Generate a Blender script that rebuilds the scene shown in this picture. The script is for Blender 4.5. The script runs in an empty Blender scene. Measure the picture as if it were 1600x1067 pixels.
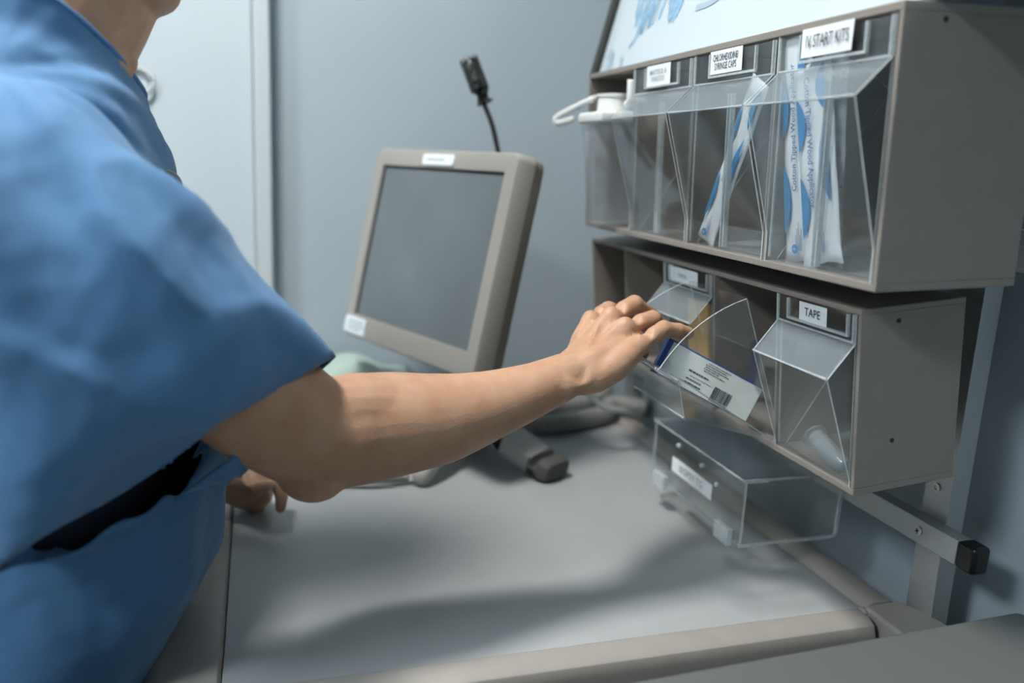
import bpy, bmesh, math, random
from mathutils import Vector as V, Matrix, noise
random.seed(7)
S = bpy.context.scene
COL = S.collection
sin, cos, rad, PI = math.sin, math.cos, math.radians, math.pi

# ------------------------------------------------------------------ camera
CAM_R = Matrix(((0.9595, 0.0155, -0.2812), (-0.2779, 0.2152, -0.9362), (0.046, 0.9764, 0.2108)))
CAM_O = V((-0.4823, -0.5593, 0.2684))
FPX = 1292.6
cd = bpy.data.cameras.new('camera'); cam = bpy.data.objects.new('camera', cd); COL.objects.link(cam)
q = CAM_R.to_quaternion(); q.normalize()
CAM_R = q.to_matrix()
cam.matrix_world = Matrix.Translation(CAM_O) @ CAM_R.to_4x4()
cd.sensor_width = 36; cd.lens = 36 * FPX / 1600
cd.clip_start = 0.02
cd.dof.use_dof = True; cd.dof.focus_distance = 0.775; cd.dof.aperture_fstop = 2.5
S.camera = cam
def P(px, py, d):                       # a point d metres in front of the lens, seen at px, py
    return CAM_O + CAM_R @ V(((px - 800) / FPX * d, -(py - 533.5) / FPX * d, -d))

# ------------------------------------------------------------------ materials
def mat(name, col, rough=.5, metal=0., noise_amt=.0, nscale=40., bump=.0, bscale=300., spec=.5, sss=0., sub=None, coat=0, sheen=0):
    m = bpy.data.materials.new(name); m.use_nodes = True
    nt = m.node_tree; b = nt.nodes['Principled BSDF']
    b.inputs['Base Color'].default_value = (*col, 1); b.inputs['Roughness'].default_value = rough
    b.inputs['Metallic'].default_value = metal; b.inputs['Specular IOR Level'].default_value = spec
    b.inputs['Coat Weight'].default_value = coat
    if sheen: b.inputs['Sheen Weight'].default_value = sheen
    if sss:
        b.inputs['Subsurface Weight'].default_value = sss
        b.inputs['Subsurface Radius'].default_value = (1, .35, .2); b.inputs['Subsurface Scale'].default_value = .006
    tc = nt.nodes.new('ShaderNodeTexCoord')
    if noise_amt:
        n = nt.nodes.new('ShaderNodeTexNoise'); n.inputs['Scale'].default_value = nscale; n.inputs['Detail'].default_value = 4
        nt.links.new(tc.outputs['Object'], n.inputs['Vector'])
        mx = nt.nodes.new('ShaderNodeMix'); mx.data_type = 'RGBA'
        d = sub or tuple(c * (1 - noise_amt) for c in col)
        mx.inputs[6].default_value = (*d, 1); mx.inputs[7].default_value = (*[min(1, c * (1 + noise_amt * .5)) for c in col], 1)
        rp = nt.nodes.new('ShaderNodeMapRange'); rp.inputs[1].default_value = .3; rp.inputs[2].default_value = .7
        nt.links.new(n.outputs['Fac'], rp.inputs[0]); nt.links.new(rp.outputs[0], mx.inputs[0])
        nt.links.new(mx.outputs[2], b.inputs['Base Color'])
    if bump:
        n2 = nt.nodes.new('ShaderNodeTexNoise'); n2.inputs['Scale'].default_value = bscale; n2.inputs['Detail'].default_value = 3
        nt.links.new(tc.outputs['Object'], n2.inputs['Vector'])
        bp = nt.nodes.new('ShaderNodeBump'); bp.inputs['Strength'].default_value = bump; bp.inputs['Distance'].default_value = .001
        nt.links.new(n2.outputs['Fac'], bp.inputs['Height']); nt.links.new(bp.outputs[0], b.inputs['Normal'])
    return m
def clear_mat(name, tint, haze, haze_col, rough=.04, scratch=120., var=.5):
    """thin clear acrylic sheet: mostly see-through, fresnel gloss, a little scratched haze"""
    m = bpy.data.materials.new(name); m.use_nodes = True
    nt = m.node_tree; nt.nodes.clear(); N = nt.nodes.new; L = nt.links.new
    out = N('ShaderNodeOutputMaterial'); tr = N('ShaderNodeBsdfTransparent'); tr.inputs[0].default_value = (*tint, 1)
    gl = N('ShaderNodeBsdfGlossy'); gl.inputs['Roughness'].default_value = rough; gl.inputs[0].default_value = (.9, .92, .93, 1)
    df = N('ShaderNodeBsdfDiffuse'); df.inputs[0].default_value = (*haze_col, 1)
    fr = N('ShaderNodeFresnel'); fr.inputs[0].default_value = 1.49
    tc = N('ShaderNodeTexCoord'); ns = N('ShaderNodeTexNoise'); ns.inputs['Scale'].default_value = scratch; ns.inputs['Detail'].default_value = 5
    mr = N('ShaderNodeMapRange'); mr.inputs[1].default_value = .35; mr.inputs[2].default_value = .8; mr.inputs[3].default_value = haze * (1 - var); mr.inputs[4].default_value = haze * (1 + 1.5 * var)
    m1 = N('ShaderNodeMixShader'); m2 = N('ShaderNodeMixShader')
    ge = N('ShaderNodeNewGeometry'); ir = N('ShaderNodeMapRange'); ir.inputs[3].default_value = 1.49; ir.inputs[4].default_value = 1 / 1.49
    L(ge.outputs['Backfacing'], ir.inputs[0]); L(ir.outputs[0], fr.inputs[0])      # both faces of the sheet reflect like its outer face
    L(tc.outputs['Object'], ns.inputs['Vector']); L(ns.outputs['Fac'], mr.inputs[0])
    L(mr.outputs[0], m1.inputs[0]); L(tr.outputs[0], m1.inputs[1]); L(df.outputs[0], m1.inputs[2])
    L(fr.outputs[0], m2.inputs[0]); L(m1.outputs[0], m2.inputs[1]); L(gl.outputs[0], m2.inputs[2]); L(m2.outputs[0], out.inputs[0])
    return m
def emit(name, col, s):
    m = bpy.data.materials.new(name); m.use_nodes = True
    b = m.node_tree.nodes['Principled BSDF']; b.inputs['Base Color'].default_value = (0.8, 0.8, 0.8, 1)
    b.inputs['Emission Color'].default_value = (*col, 1); b.inputs['Emission Strength'].default_value = s
    return m
M_wall = mat('wall_paint', (.405, .475, .52), .55, noise_amt=.05, nscale=3, bump=.25, bscale=160)
M_door = mat('door_white', (.52, .585, .615), .4)
M_trim = mat('frame_paint', (.52, .57, .58), .4)
M_ceil = mat('ceiling_tile', (.50, .52, .53), .9, noise_amt=.05)
M_floor = mat('floor_vinyl', (.25, .26, .26), .4, noise_amt=.1)
M_house = mat('taupe_plastic', (.262, .232, .205), .48, noise_amt=.05, nscale=60, bump=.12, bscale=900)
M_hedge = mat('taupe_plastic_edge', (.34, .315, .29), .45)
M_clear = clear_mat('clear_acrylic', (.98, .982, .98), .016, (.62, .68, .70))
M_flap = clear_mat('flap_sheen_acrylic', (.95, .97, .97), .15, (.56, .63, .67), .12, 260, .25)  # pale haze paints the ceiling light's reflection into the flap
M_cedge = clear_mat('acrylic_edge', (.86, .89, .89), .46, (.74, .79, .80), .15, 300, .12)
M_box = clear_mat('clear_box_acrylic', (.965, .97, .965), .012, (.55, .60, .6), .03)
M_paper = mat('label_paper', (.80, .84, .86), .6)
M_ink = mat('label_ink', (.03, .035, .04), .6)
M_inkg = mat('faint_ink', (.32, .38, .40), .6)
M_skin = mat('skin', (.515, .315, .205), .47, noise_amt=.12, nscale=38, sub=(.47, .255, .155), bump=.4, bscale=420, sss=.12, spec=.4)
M_nail = mat('nail', (.66, .40, .33), .25)
M_hair = mat('hair', (.05, .035, .025), .6, bump=.5)
M_scrub = mat('scrub_cotton', (.075, .20, .385), .78, noise_amt=.06, nscale=700, bump=.25, bscale=1500, sheen=.15)
M_navy = mat('shade_navy', (.01, .016, .035), .7)  # shade within the sleeve opening, put into the colour
M_top = mat('cart_laminate', (.40, .415, .42), .5, noise_amt=.03, nscale=25, bump=.05, bscale=500)
M_ctrim = mat('cart_plastic_trim', (.36, .335, .305), .42, noise_amt=.05, nscale=40)
M_cart = mat('cart_body', (.24, .25, .25), .5)
M_grey = mat('grey_cabinet', (.125, .135, .132), .55, bump=.1)
M_bez = mat('monitor_bezel', (.345, .325, .295), .45, bump=.15, bscale=900)
M_bezd = mat('monitor_back_shell', (.19, .165, .135), .5, bump=.15, bscale=900)
M_gask = mat('black_gasket', (.02, .02, .018), .6)
M_scr = mat('screen_glass', (.14, .165, .175), .28, spec=.6, noise_amt=.12, nscale=9)
M_stand = mat('stand_plastic', (.40, .39, .365), .45)
M_rub = mat('grey_rubber', (.075, .08, .075), .7)
M_blk = mat('black_plastic', (.006, .006, .006), .28)
M_alu = mat('aluminium', (.50, .51, .50), .42, metal=.75, noise_amt=.04, nscale=200)
M_steel = mat('steel', (.6, .58, .53), .3, metal=.9)
M_wb = mat('whiteboard', (.54, .62, .665), .3, coat=.3)
M_marker = mat('smeared_marker', (.27, .46, .63), .5, noise_amt=.3, nscale=120)
M_markl = mat('pale_marker', (.36, .47, .55), .5)
M_frame = mat('dark_frame', (.025, .025, .022), .5)
M_pouch = mat('pouch_paper', (.74, .79, .83), .55, bump=.2, bscale=150)
M_blue = mat('pouch_blue', (.02, .23, .52), .5)
M_bluet = mat('pouch_text', (.07, .15, .34), .5)
M_film = clear_mat('pouch_film', (.82, .88, .90), .35, (.72, .79, .83), .1, 60)
M_cblue = mat('carton_blue', (.01, .065, .28), .35)
M_cgrey = mat('carton_face', (.60, .63, .61), .5)
M_cflap = mat('carton_flap', (.62, .66, .66), .5)
M_yell = mat('yellow_card', (.85, .50, .15), .6, noise_amt=.08, nscale=20)
M_white = mat('white_plastic', (.74, .76, .74), .4)
M_tubec = clear_mat('tube_plastic', (.88, .91, .92), .20, (.66, .74, .78), .1, 60, .25)
M_hose = mat('ribbed_hose', (.26, .26, .245), .5)
M_cable = mat('white_cable', (.42, .44, .44), .5)
M_mint = mat('mint_paper', (.42, .52, .47), .8)
M_lamp = emit('lamp_diffuser', (1.0, .985, .95), 140.0)
M_lamp2 = emit('lamp_diffuser_cool', (.88, .96, 1.0), 58.0)
M_mic = mat('mic_mesh', (.05, .05, .045), .5, bump=1., bscale=900)

# ------------------------------------------------------------------ builders
def link(name, me, mats, parent=None, smooth=False, M=None):
    o = bpy.data.objects.new(name, me); COL.objects.link(o)
    for m in (mats if isinstance(mats, (list, tuple)) else [mats]): me.materials.append(m)
    if parent: o.parent = parent
    if M is not None: o.matrix_local = M
    if smooth:
        for p in me.polygons: p.use_smooth = True
    return o
def build(name, bm, mats, parent=None, smooth=False, M=None, bevel=0, seg=2, angle=35):
    bmesh.ops.recalc_face_normals(bm, faces=bm.faces)
    me = bpy.data.meshes.new(name); bm.to_mesh(me); bm.free()
    if smooth == 'auto':
        for p in me.polygons: p.use_smooth = True
        me.set_sharp_from_angle(angle=rad(38)); smooth = False
    o = link(name, me, mats, parent, smooth, M)
    if bevel:
        bv = o.modifiers.new('bevel', 'BEVEL'); bv.width = bevel; bv.segments = max(seg, 2); bv.limit_method = 'ANGLE'; bv.angle_limit = rad(angle)
        bv.harden_normals = False
        for p in me.polygons: p.use_smooth = True
        wn = o.modifiers.new('wn', 'WEIGHTED_NORMAL'); wn.keep_sharp = False
    return o
def B(): return bmesh.new()
def box(bm, x0, x1, y0, y1, z0, z1, mi=0, M=None):
    vs = [bm.verts.new((x, y, z)) for x in (x0, x1) for y in (y0, y1) for z in (z0, z1)]
    for f in ((0, 1, 3, 2), (4, 6, 7, 5), (0, 4, 5, 1), (2, 3, 7, 6), (0, 2, 6, 4), (1, 5, 7, 3)):
        fc = bm.faces.new([vs[i] for i in f]); fc.material_index = mi
    if M: bmesh.ops.transform(bm, matrix=M, verts=vs)
    return vs
def prism(bm, pts, y0, y1, mi=0, me=None, axis='y', capmi=None):
    """closed polygon (x,z) swept along y"""
    mk = {'y': lambda a, b, c: (a, c, b), 'x': lambda a, b, c: (c, a, b), 'z': lambda a, b, c: (a, b, c)}[axis]
    A = [bm.verts.new(mk(a, b, y0)) for a, b in pts]; C = [bm.verts.new(mk(a, b, y1)) for a, b in pts]
    n = len(pts)
    for i in range(n):
        f = bm.faces.new((A[i], A[(i + 1) % n], C[(i + 1) % n], C[i])); f.material_index = me if me is not None else mi
    f = bm.faces.new(A[::-1]); f.material_index = mi if capmi is None else capmi
    f = bm.faces.new(C); f.material_index = mi if capmi is None else capmi
    return A + C
def frame_of(t, ref=V((0, 0, 1))):
    t = t.normalized()
    if abs(t.dot(ref)) > .95: ref = V((0, 1, 0))
    a = t.cross(ref).normalized(); return a, t.cross(a).normalized() * -1
def tube(bm, pts, rs, seg=12, caps=True, mi=0, ref=None, flat=None, sq=1.0):
    """tapered tube with rounded ends; flat=(ru factor) squashes one axis"""
    pts = [V(p) for p in pts]; n = len(pts)
    if not isinstance(rs, (list, tuple)): rs = [rs] * n
    rings = []; ref = V(ref) if ref is not None else V((0, 0, 1))
    a = None
    for i, p in enumerate(pts):
        t = (pts[min(i + 1, n - 1)] - pts[max(i - 1, 0)]).normalized()
        if a is None: a, b = frame_of(t, ref)
        else:
            a = (a - t * a.dot(t)).normalized(); b = t.cross(a).normalized()
        r = rs[i]; ra, rb = (r if isinstance(r, tuple) else (r, r))
        rings.append((p, a.copy(), b.copy(), ra, rb, t))
    full = []
    if caps == 'round':
        p, a, b, ra, rb, t = rings[0]
        for k in (80, 55, 28): full.append((p - t * sin(rad(k)) * min(ra, rb), a, b, ra * cos(rad(k)), rb * cos(rad(k)), t))
    full += rings
    if caps == 'round':
        p, a, b, ra, rb, t = rings[-1]
        for k in (28, 55, 80): full.append((p + t * sin(rad(k)) * min(ra, rb), a, b, ra * cos(rad(k)), rb * cos(rad(k)), t))
    VR = []
    for p, a, b, ra, rb, t in full:
        cs = [(cos(2 * PI * k / seg), sin(2 * PI * k / seg)) for k in range(seg)]
        if sq != 1: cs = [(math.copysign(abs(c) ** sq, c), math.copysign(abs(s_) ** sq, s_)) for c, s_ in cs]
        VR.append([bm.verts.new(p + a * c * ra + b * s_ * rb) for c, s_ in cs])
    for i in range(len(VR) - 1):
        for k in range(seg):
            f = bm.faces.new((VR[i][k], VR[i][(k + 1) % seg], VR[i + 1][(k + 1) % seg], VR[i + 1][k])); f.material_index = mi
    if caps:
        bm.faces.new(VR[0][::-1]).material_index = mi; bm.faces.new(VR[-1]).material_index = mi
    return VR
def smooth_path(pts, k=6):
    pts = [V(p) for p in pts]; out = []
    for i in range(len(pts) - 1):
        p0 = pts[max(i - 1, 0)]; p1 = pts[i]; p2 = pts[i + 1]; p3 = pts[min(i + 2, len(pts) - 1)]
        for j in range(k):
            t = j / k
            out.append(.5 * ((2 * p1) + (p2 - p0) * t + (2 * p0 - 5 * p1 + 4 * p2 - p3) * t * t + (3 * p1 - p0 - 3 * p2 + p3) * t ** 3))
    out.append(pts[-1]); return out
def ball(bm, c, r, M=None, u=16, v=10, mi=0):
    rr = r if isinstance(r, (tuple, list)) else (r, r, r)
    mm = Matrix.Translation(V(c)) @ (M.to_4x4() if M else Matrix.Identity(4)) @ Matrix.Diagonal((*rr, 1))
    ret = bmesh.ops.create_uvsphere(bm, u_segments=u, v_segments=v, radius=1, matrix=mm)
    for vv in ret['verts']:
        for f in vv.link_faces: f.material_index = mi
def lathe(bm, prof, M=None, seg=24, mi=0):
    R = []
    for r, z in prof: R.append([bm.verts.new((r * cos(2 * PI * k / seg), r * sin(2 * PI * k / seg), z)) for k in range(seg)])
    for i in range(len(R) - 1):
        for k in range(seg): bm.faces.new((R[i][k], R[i][(k + 1) % seg], R[i + 1][(k + 1) % seg], R[i + 1][k])).material_index = mi
    bm.faces.new(R[0][::-1]).material_index = mi; bm.faces.new(R[-1]).material_index = mi
    vs = [v for r in R for v in r]
    if M: bmesh.ops.transform(bm, matrix=M, verts=vs)
    return vs
def empty(name, M=None, loc=None):
    o = bpy.data.objects.new(name, None); COL.objects.link(o); o.empty_display_size = .05
    if M is not None: o.matrix_world = M
    if loc is not None: o.location = loc
    return o
def tag(o, label, cat, group=None, kind=None):
    o['label'] = label; o['category'] = cat
    if group: o['group'] = group
    if kind: o['kind'] = kind
    return o
def struct(o): o['kind'] = 'structure'; return o
def text_into(bm, s, M, size, mi, sx=1., align='CENTER', width=None, bold=False):
    """lettering as real flat geometry, local x right, y up"""
    cu = bpy.data.curves.new('t', 'FONT'); cu.body = s; cu.size = size; cu.align_x = align; cu.align_y = 'CENTER'
    cu.resolution_u = 2; cu.offset = size * .018 if bold else size * .004
    o = bpy.data.objects.new('t', cu); COL.objects.link(o)
    bpy.context.view_layer.update()
    me = o.to_mesh()
    if width: sx = width / (max(v.co.x for v in me.vertices) - min(v.co.x for v in me.vertices))
    vs = [bm.verts.new(M @ V((v.co.x * sx, v.co.y, 0))) for v in me.vertices]
    for p in me.polygons:
        try: bm.faces.new([vs[i] for i in p.vertices]).material_index = mi
        except ValueError: pass
    o.to_mesh_clear(); bpy.data.objects.remove(o); bpy.data.curves.remove(cu)

# ------------------------------------------------------------------ room
ZC = -0.17; ZF = -1.12; ZT = 1.50; XW = .23; YB = .955; XL = -3.2; YN = -2.8
def slab(name, x0, x1, y0, y1, z0, z1, m): 
    bm = B(); box(bm, x0, x1, y0, y1, z0, z1); return struct(build(name, bm, m))
slab('floor', XL, XW, YN, YB, ZF - .05, ZF, M_floor)
slab('ceiling', XL, XW, YN, YB, ZT, ZT + .05, M_ceil)
slab('wall_right', XW, XW + .1, YN, YB + .1, ZF - .05, ZT + .05, M_wall)
slab('wall_back', XL, XW, YB, YB + .1, ZF - .05, ZT + .05, M_wall)
slab('wall_left', XL - .1, XL, YN, YB + .1, ZF - .05, ZT + .05, M_wall)
slab('wall_front', XL - .1, XW + .1, YN - .1, YN, ZF - .05, ZT + .05, M_wall)
bm = B(); box(bm, -1.40, -.502, YB - .035, YB - .001, ZF + .005, 1.0)
d1 = struct(build('door_1', bm, M_door, bevel=.003))
bm = B(); box(bm, -.501, -.474, YB - .05, YB - .0005, ZF, 1.03); box(bm, -1.43, -1.402, YB - .05, YB - .0005, ZF, 1.03); box(bm, -1.43, -.474, YB - .05, YB - .0005, 1.0301, 1.06)
struct(build('trim_1', bm, M_trim, bevel=.004))
bm = B(); tube(bm, [V((-.679 + .026 * cos(a), YB - .044 + .004 * sin(a), .3655 + .021 * sin(a))) for a in [2 * PI * k / 32 for k in range(33)]], .0035, 8)
tag(build('plastic_ring', bm, M_cable, smooth=True), 'pale translucent plastic ring hanging on the white door, just beside the neck', 'ring')

# ceiling lights
def ceiling_light(x, y, lx, ly, m, lab):
    t = empty('ceiling_light', loc=(x, y, ZT)); tag(t, lab, 'ceiling light', 'ceiling light panels')
    bm = B()
    for a, b, c, d in ((-lx, lx, -ly, -ly + .02), (-lx, lx, ly - .02, ly), (-lx, -lx + .02, -ly + .02, ly - .02), (lx - .02, lx, -ly + .02, ly - .02)): box(bm, a, b, c, d, -.03, -.001)
    build('frame', bm, M_trim, t)
    bm = B(); box(bm, -lx + .02, lx - .02, -ly + .02, ly - .02, -.02, -.012); build('diffuser', bm, m, t)
ceiling_light(-.74, .13, .15, .15, M_lamp, 'small bright ceiling light panel above the standing person')
ceiling_light(-2.2, -.85, .30, .30, M_lamp2, 'large cool ceiling light panel at the far left of the room')

# ------------------------------------------------------------------ tilt bin cabinets
def rotY(c, s): return Matrix(((c, 0, -s), (0, 1, 0), (s, 0, c)))
LM = rotY(cos(rad(6.0)), sin(rad(6.0))).to_4x4()
UM = Matrix.Translation((-.0475, -.0478, .1859)) @ rotY(cos(rad(2.44)), sin(rad(2.44))).to_4x4()
def housing(parent, H, D, n, t, tt, tb):
    W = .6; bm = B(); g = .0002
    box(bm, 0, D, 0, W, H - tt, H); box(bm, 0, D, 0, W, 0, tb)
    box(bm, 0, D, 0, t, tb - g, H - tt + g); box(bm, 0, D, W - t, W, tb - g, H - tt + g)
    box(bm, D - .0025, D - .0003, t, W - t, tb, H - tt)
    for k in range(1, n): box(bm, .0005, D - .003, W * k / n - .0014, W * k / n + .0014, tb - g, H - tt + g)
    o = build('housing', bm, M_house, parent)
    bv = o.modifiers.new('bevel', 'BEVEL'); bv.width = .0009; bv.segments = 2; bv.limit_method = 'ANGLE'
    for a, z in (((.037, .152), (.037, .046)) if H < .2 else ((.036, .1945),)):   # screw holes in the near end panel
        bm = B(); lathe(bm, [(.0022, -.0003), (.0022, .0003)], Matrix.Translation((a, -.0001, z)) @ Matrix.Rotation(PI / 2, 4, 'X'), 12)
        build('screw_hole', bm, M_gask, parent)
    return o
def arc(r, a0, a1, n):      # angle measured from vertical towards +x (into the unit)
    return [(r * sin(rad(a0 + (a1 - a0) * i / n)), r * cos(rad(a0 + (a1 - a0) * i / n))) for i in range(n + 1)]
def tilt_bin(parent, y0, w, H, zt, nose, zb, h, back, ribs, th=0, M0=(0, .006)):
    """one clear tilt-out bin: side sectors, wedge front with hopper lip, label plate, back, bottom"""
    bm = B(); t = .0019; r = h - M0[1]; nx, nz = nose[0], nose[1] - M0[1]; zt2 = zt - M0[1]; zb2 = max(zb - M0[1], .0)
    side = [(.0, 0.0), (0, zb2), (-nx, nz), (0, zt2), (0, r)] + arc(r, 3, back, 8) + [(.012, .0)]
    A = prism(bm, side, .0, t, 0, 1); prism(bm, side, w - t, w, 0, 1)
    def sheet(p, q, yy0=t, yy1=None, th=.0019, mi=0):
        yy1 = w - t if yy1 is None else yy1
        d = V((q[0] - p[0], q[1] - p[1])).normalized(); nn = V((d.y, -d.x)) * th
        pts = [p, q, (q[0] + nn.x, q[1] + nn.y), (p[0] + nn.x, p[1] + nn.y)]
        vs = prism(bm, pts, yy0, yy1, mi)
    e = 1e-4
    sheet((0, 0 + e), (0, zb2)); sheet((0, zb2 + e), (-nx + .0003, nz)); sheet((-nx, nz + e), (0, zt2), mi=2); sheet((0, zt2 + e), (0, r))
    bk = arc(r, back, back, 1)[0]
    sheet((.012, e), bk); 
    box(bm, .002, .012, t, w - t, 0, .0018)
    # bright rolled rims: lip edge, seam below label plate
    for (px_, pz_) in ((-nx, nz), (0, zt2)):
        tube(bm, [(px_, .001, pz_), (px_, w - .001, pz_)], .00125, 8, mi=1)
    # label holder rails
    hw0, hw1 = w * .5 - .0435 * w / .143, w * .5 + .040 * w / .143
    hz = zt2 + .0065
    if w < .13: hw0, hw1 = .0085, w - .018
    for a, b, c, d in ((hw0, hw1, hz - .0022, hz), (hw0, hw0 + .0022, hz, r - .001), (hw1 - .0022, hw1, hz, r - .001)):
        box(bm, -.0026, -.0001, a, b, c, d, 1)
    box(bm, -.0022, -.0002, .0015, .0033, zt2, r, 1); box(bm, -.0022, -.0002, w - .0033, w - .0015, zt2, r, 1)
    if ribs:
        for dy in (-.0028, .0028): box(bm, -.0005, .0045, w / 2 + dy - .0006, w / 2 + dy + .0006, .004, zt2 - .012, 1)
    for yy in (t + .001, w - t - .002):    # vertical front seams
        box(bm, .0019, .0034, yy, yy + .0011, .004, zt2, 1)
    o = build('tilt_bin', bm, [M_clear, M_cedge, M_flap], parent)
    # tilting outwards brings the top towards -x
    o.matrix_local = Matrix.Translation((M0[0], y0, M0[1])) @ rotY(cos(rad(th)), sin(rad(th))).to_4x4()
    return o, hz, r
def face_M(x, y, z):          # local frame for lettering on a plate facing -x: text x runs towards -y
    return Matrix.Translation((x, y, z)) @ Matrix(((0, 0, -1), (-1, 0, 0), (0, 1, 0))).to_4x4()
def label_card(parent, x, y0, y1, z0, z1, lines, size, sx, mi=1, curl=False, name='label_card'):
    bm = B(); n = 8; vs = []
    for i in range(n + 1):
        yy = y0 + (y1 - y0) * i / n; dx = -.0012 * max(0, (1 - i / 2)) if curl else 0
        vs.append([bm.verts.new((x + dx * (1 if k == 0 else .2), yy, (z0, z1)[k])) for k in (0, 1)])
    for i in range(n): bm.faces.new((vs[i][0], vs[i + 1][0], vs[i + 1][1], vs[i][1]))
    r = bmesh.ops.extrude_face_region(bm, geom=list(bm.faces))
    bmesh.ops.translate(bm, vec=(.0004, 0, 0), verts=[v for v in r['geom'] if isinstance(v, bmesh.types.BMVert)])
    bmesh.ops.recalc_face_normals(bm, faces=bm.faces)
    for i, (s, dz, wd) in enumerate(lines):
        text_into(bm, s, face_M(x - .0005 - (.0012 if curl else 0), (y0 + y1) / 2 - (.002 if curl else 0), (z0 + z1) / 2 + dz), size, mi, sx, width=wd)
    me = bpy.data.meshes.new(name); bm.to_mesh(me); bm.free()
    return link(name, me, [M_paper, M_ink, M_inkg], parent)

# upper cabinet, four bins
UC = empty('tilt_bin_cabinet', UM)
tag(UC, 'upper taupe tilt bin cabinet with four compartments and the IV START KITS label', 'storage cabinet')
HU, DU = .206, .131
housing(UC, HU, DU, 4, .0045, .0065, .0065)
for k in range(3):
    y0 = .6 * k / 4 + (.0055 if k == 0 else .0022); w = .6 * (k + 1) / 4 - .0022 - y0
    b, hz, r = tilt_bin(UC, y0, w, HU, .1695, (.029, .142), .032, .1975, 38, True)
    L = [(.0475, .1115, .1765 + .0012, .2005, [('IV START KITS', .0, .053)], .0140, .80, 1, True), (.2057, .2648, .1772, .1990, [('CHLORHEXIDINE/', .0038, .047), ('SYRINGE CAPS', -.0042, .040)], .0092, .72, 1, False),
         (.352, .4113, .1756, .1985, [('MASTISOL &', .0035, .042), ('SWABSTICKS', -.0040, .034)], .0082, .78, 2, False)][k]
    label_card(b, -.0031 if k == 0 else -.0012, L[0] - y0, L[1] - y0, L[2] - .006, min(L[3], .2) - .006, L[4], L[5], L[6], L[7], L[8])
# lower cabinet, five bins, the far two slots stand open
LC = empty('tilt_bin_cabinet', LM)
tag(LC, 'lower taupe tilt bin cabinet with five compartments and the TAPE label', 'storage cabinet')
HL, DL = .165, .105
housing(LC, HL, DL, 5, .004, .005, .0065)
for k, th in ((0, 0), (1, 52.5), (2, 0)):
    y0 = .6 * k / 5 + (.0048 if k == 0 else .002); w = .6 * (k + 1) / 5 - .002 - y0
    b, hz, r = tilt_bin(LC, y0, w, HL, .1352, (.0265, .1075), .012, .160, 41, False, th)
    if k == 0: label_card(b, -.0012, .0430 - y0, .0824 - y0, .1405 - .006, .1585 - .006, [('TAPE', .0005, .0225)], .0108, .82)
    if k == 2: label_card(b, -.0012, .2735 - y0, .3445 - y0, .1400 - .006, .1578 - .006, [('SYRINGES', 0, .020)], .0062, .8, 2)
    if k == 1: label_card(b, -.0012, .032, .082, .1410 - .006, .1580 - .006, [], .01, .8)

# ------------------------------------------------------------------ aluminium rail rack
RK = empty('wall_rack', loc=(.165, .075, -.25))
tag(RK, 'aluminium rail rack holding both taupe bin cabinets against the right wall', 'wall rack')
RKi = Matrix.Translation((-.165, -.075, .25))
def post(y0, y1):
    bm = B(); box(bm, .1585, .1805, y0, y1, -1.115, .62); o = build('upright_post', bm, M_alu, RK, M=RKi, bevel=.0012)
    bm = B(); box(bm, .181, .1855, y0 + .008, y1 - .008, -1.10, .60); build('post_web', bm, M_alu, o, M=Matrix.Identity(4))
post(.050, .084); post(.788, .822)
for zz in (-.074, .118, .335):
    y0 = .0157 if zz < 0 else .088; zc = zz
    bm = B(); box(bm, .140, .158, y0, .84, zc - .0125, zc + .0125); o = build('cross_bar', bm, M_alu, RK, M=RKi, bevel=.001)
    if zz < 0:
        bm = B(); box(bm, .1388, .1592, y0 - .022, y0 + .001, zc - .0140, zc + .0140); build('end_cap', bm, M_blk, o, bevel=.005, seg=4, smooth='auto')['label'] = 'black plastic end cap'
        bm = B(); lathe(bm, [(.0048, 0), (.0048, .0012), (.0034, .0022)], Matrix.Translation((.140, .0635, zc + .001)) @ Matrix.Rotation(-PI / 2, 4, 'Y'), 16)
        for a in range(2): box(bm, -.0026, .0026, -.0006, .0006, .0023, .0025, 1, Matrix.Translation((.140, .0635, zc + .001)) @ Matrix.Rotation(-PI / 2, 4, 'Y') @ Matrix.Rotation(a * PI / 2 + .4, 4, 'Z'))
        build('screw', bm, [M_steel, M_gask], o, smooth='auto')
bm = B(); lathe(bm, [(.0045, 0), (.0045, .0015), (.0025, .0016), (.0025, .0004)], Matrix.Translation((.1585, .068, -.030)) @ Matrix.Rotation(-PI / 2, 4, 'Y'), 16)
build('screw', bm, M_steel, RK, M=RKi, smooth='auto')
for zz, x0, yy in ((.118, .100, .12), (.118, .100, .50), (.335, .084, .10), (.335, .084, .50)):
    bm = B(); box(bm, x0, .1405, yy, yy + .03, zz - .003, zz + .016); build('hanger_bracket', bm, M_alu, RK, M=RKi)
bm = B(); box(bm, .1415, .1655, -.004, .0285, .196, .232)
for k in range(7): box(bm, .1408, .1416, -.003, .0275, .199 + k * .0045, .2012 + k * .0045)
tag(build('bracket_cover', bm, M_white, bevel=.001), 'small white ribbed plastic cover behind the upper bin cabinet', 'bracket')

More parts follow.
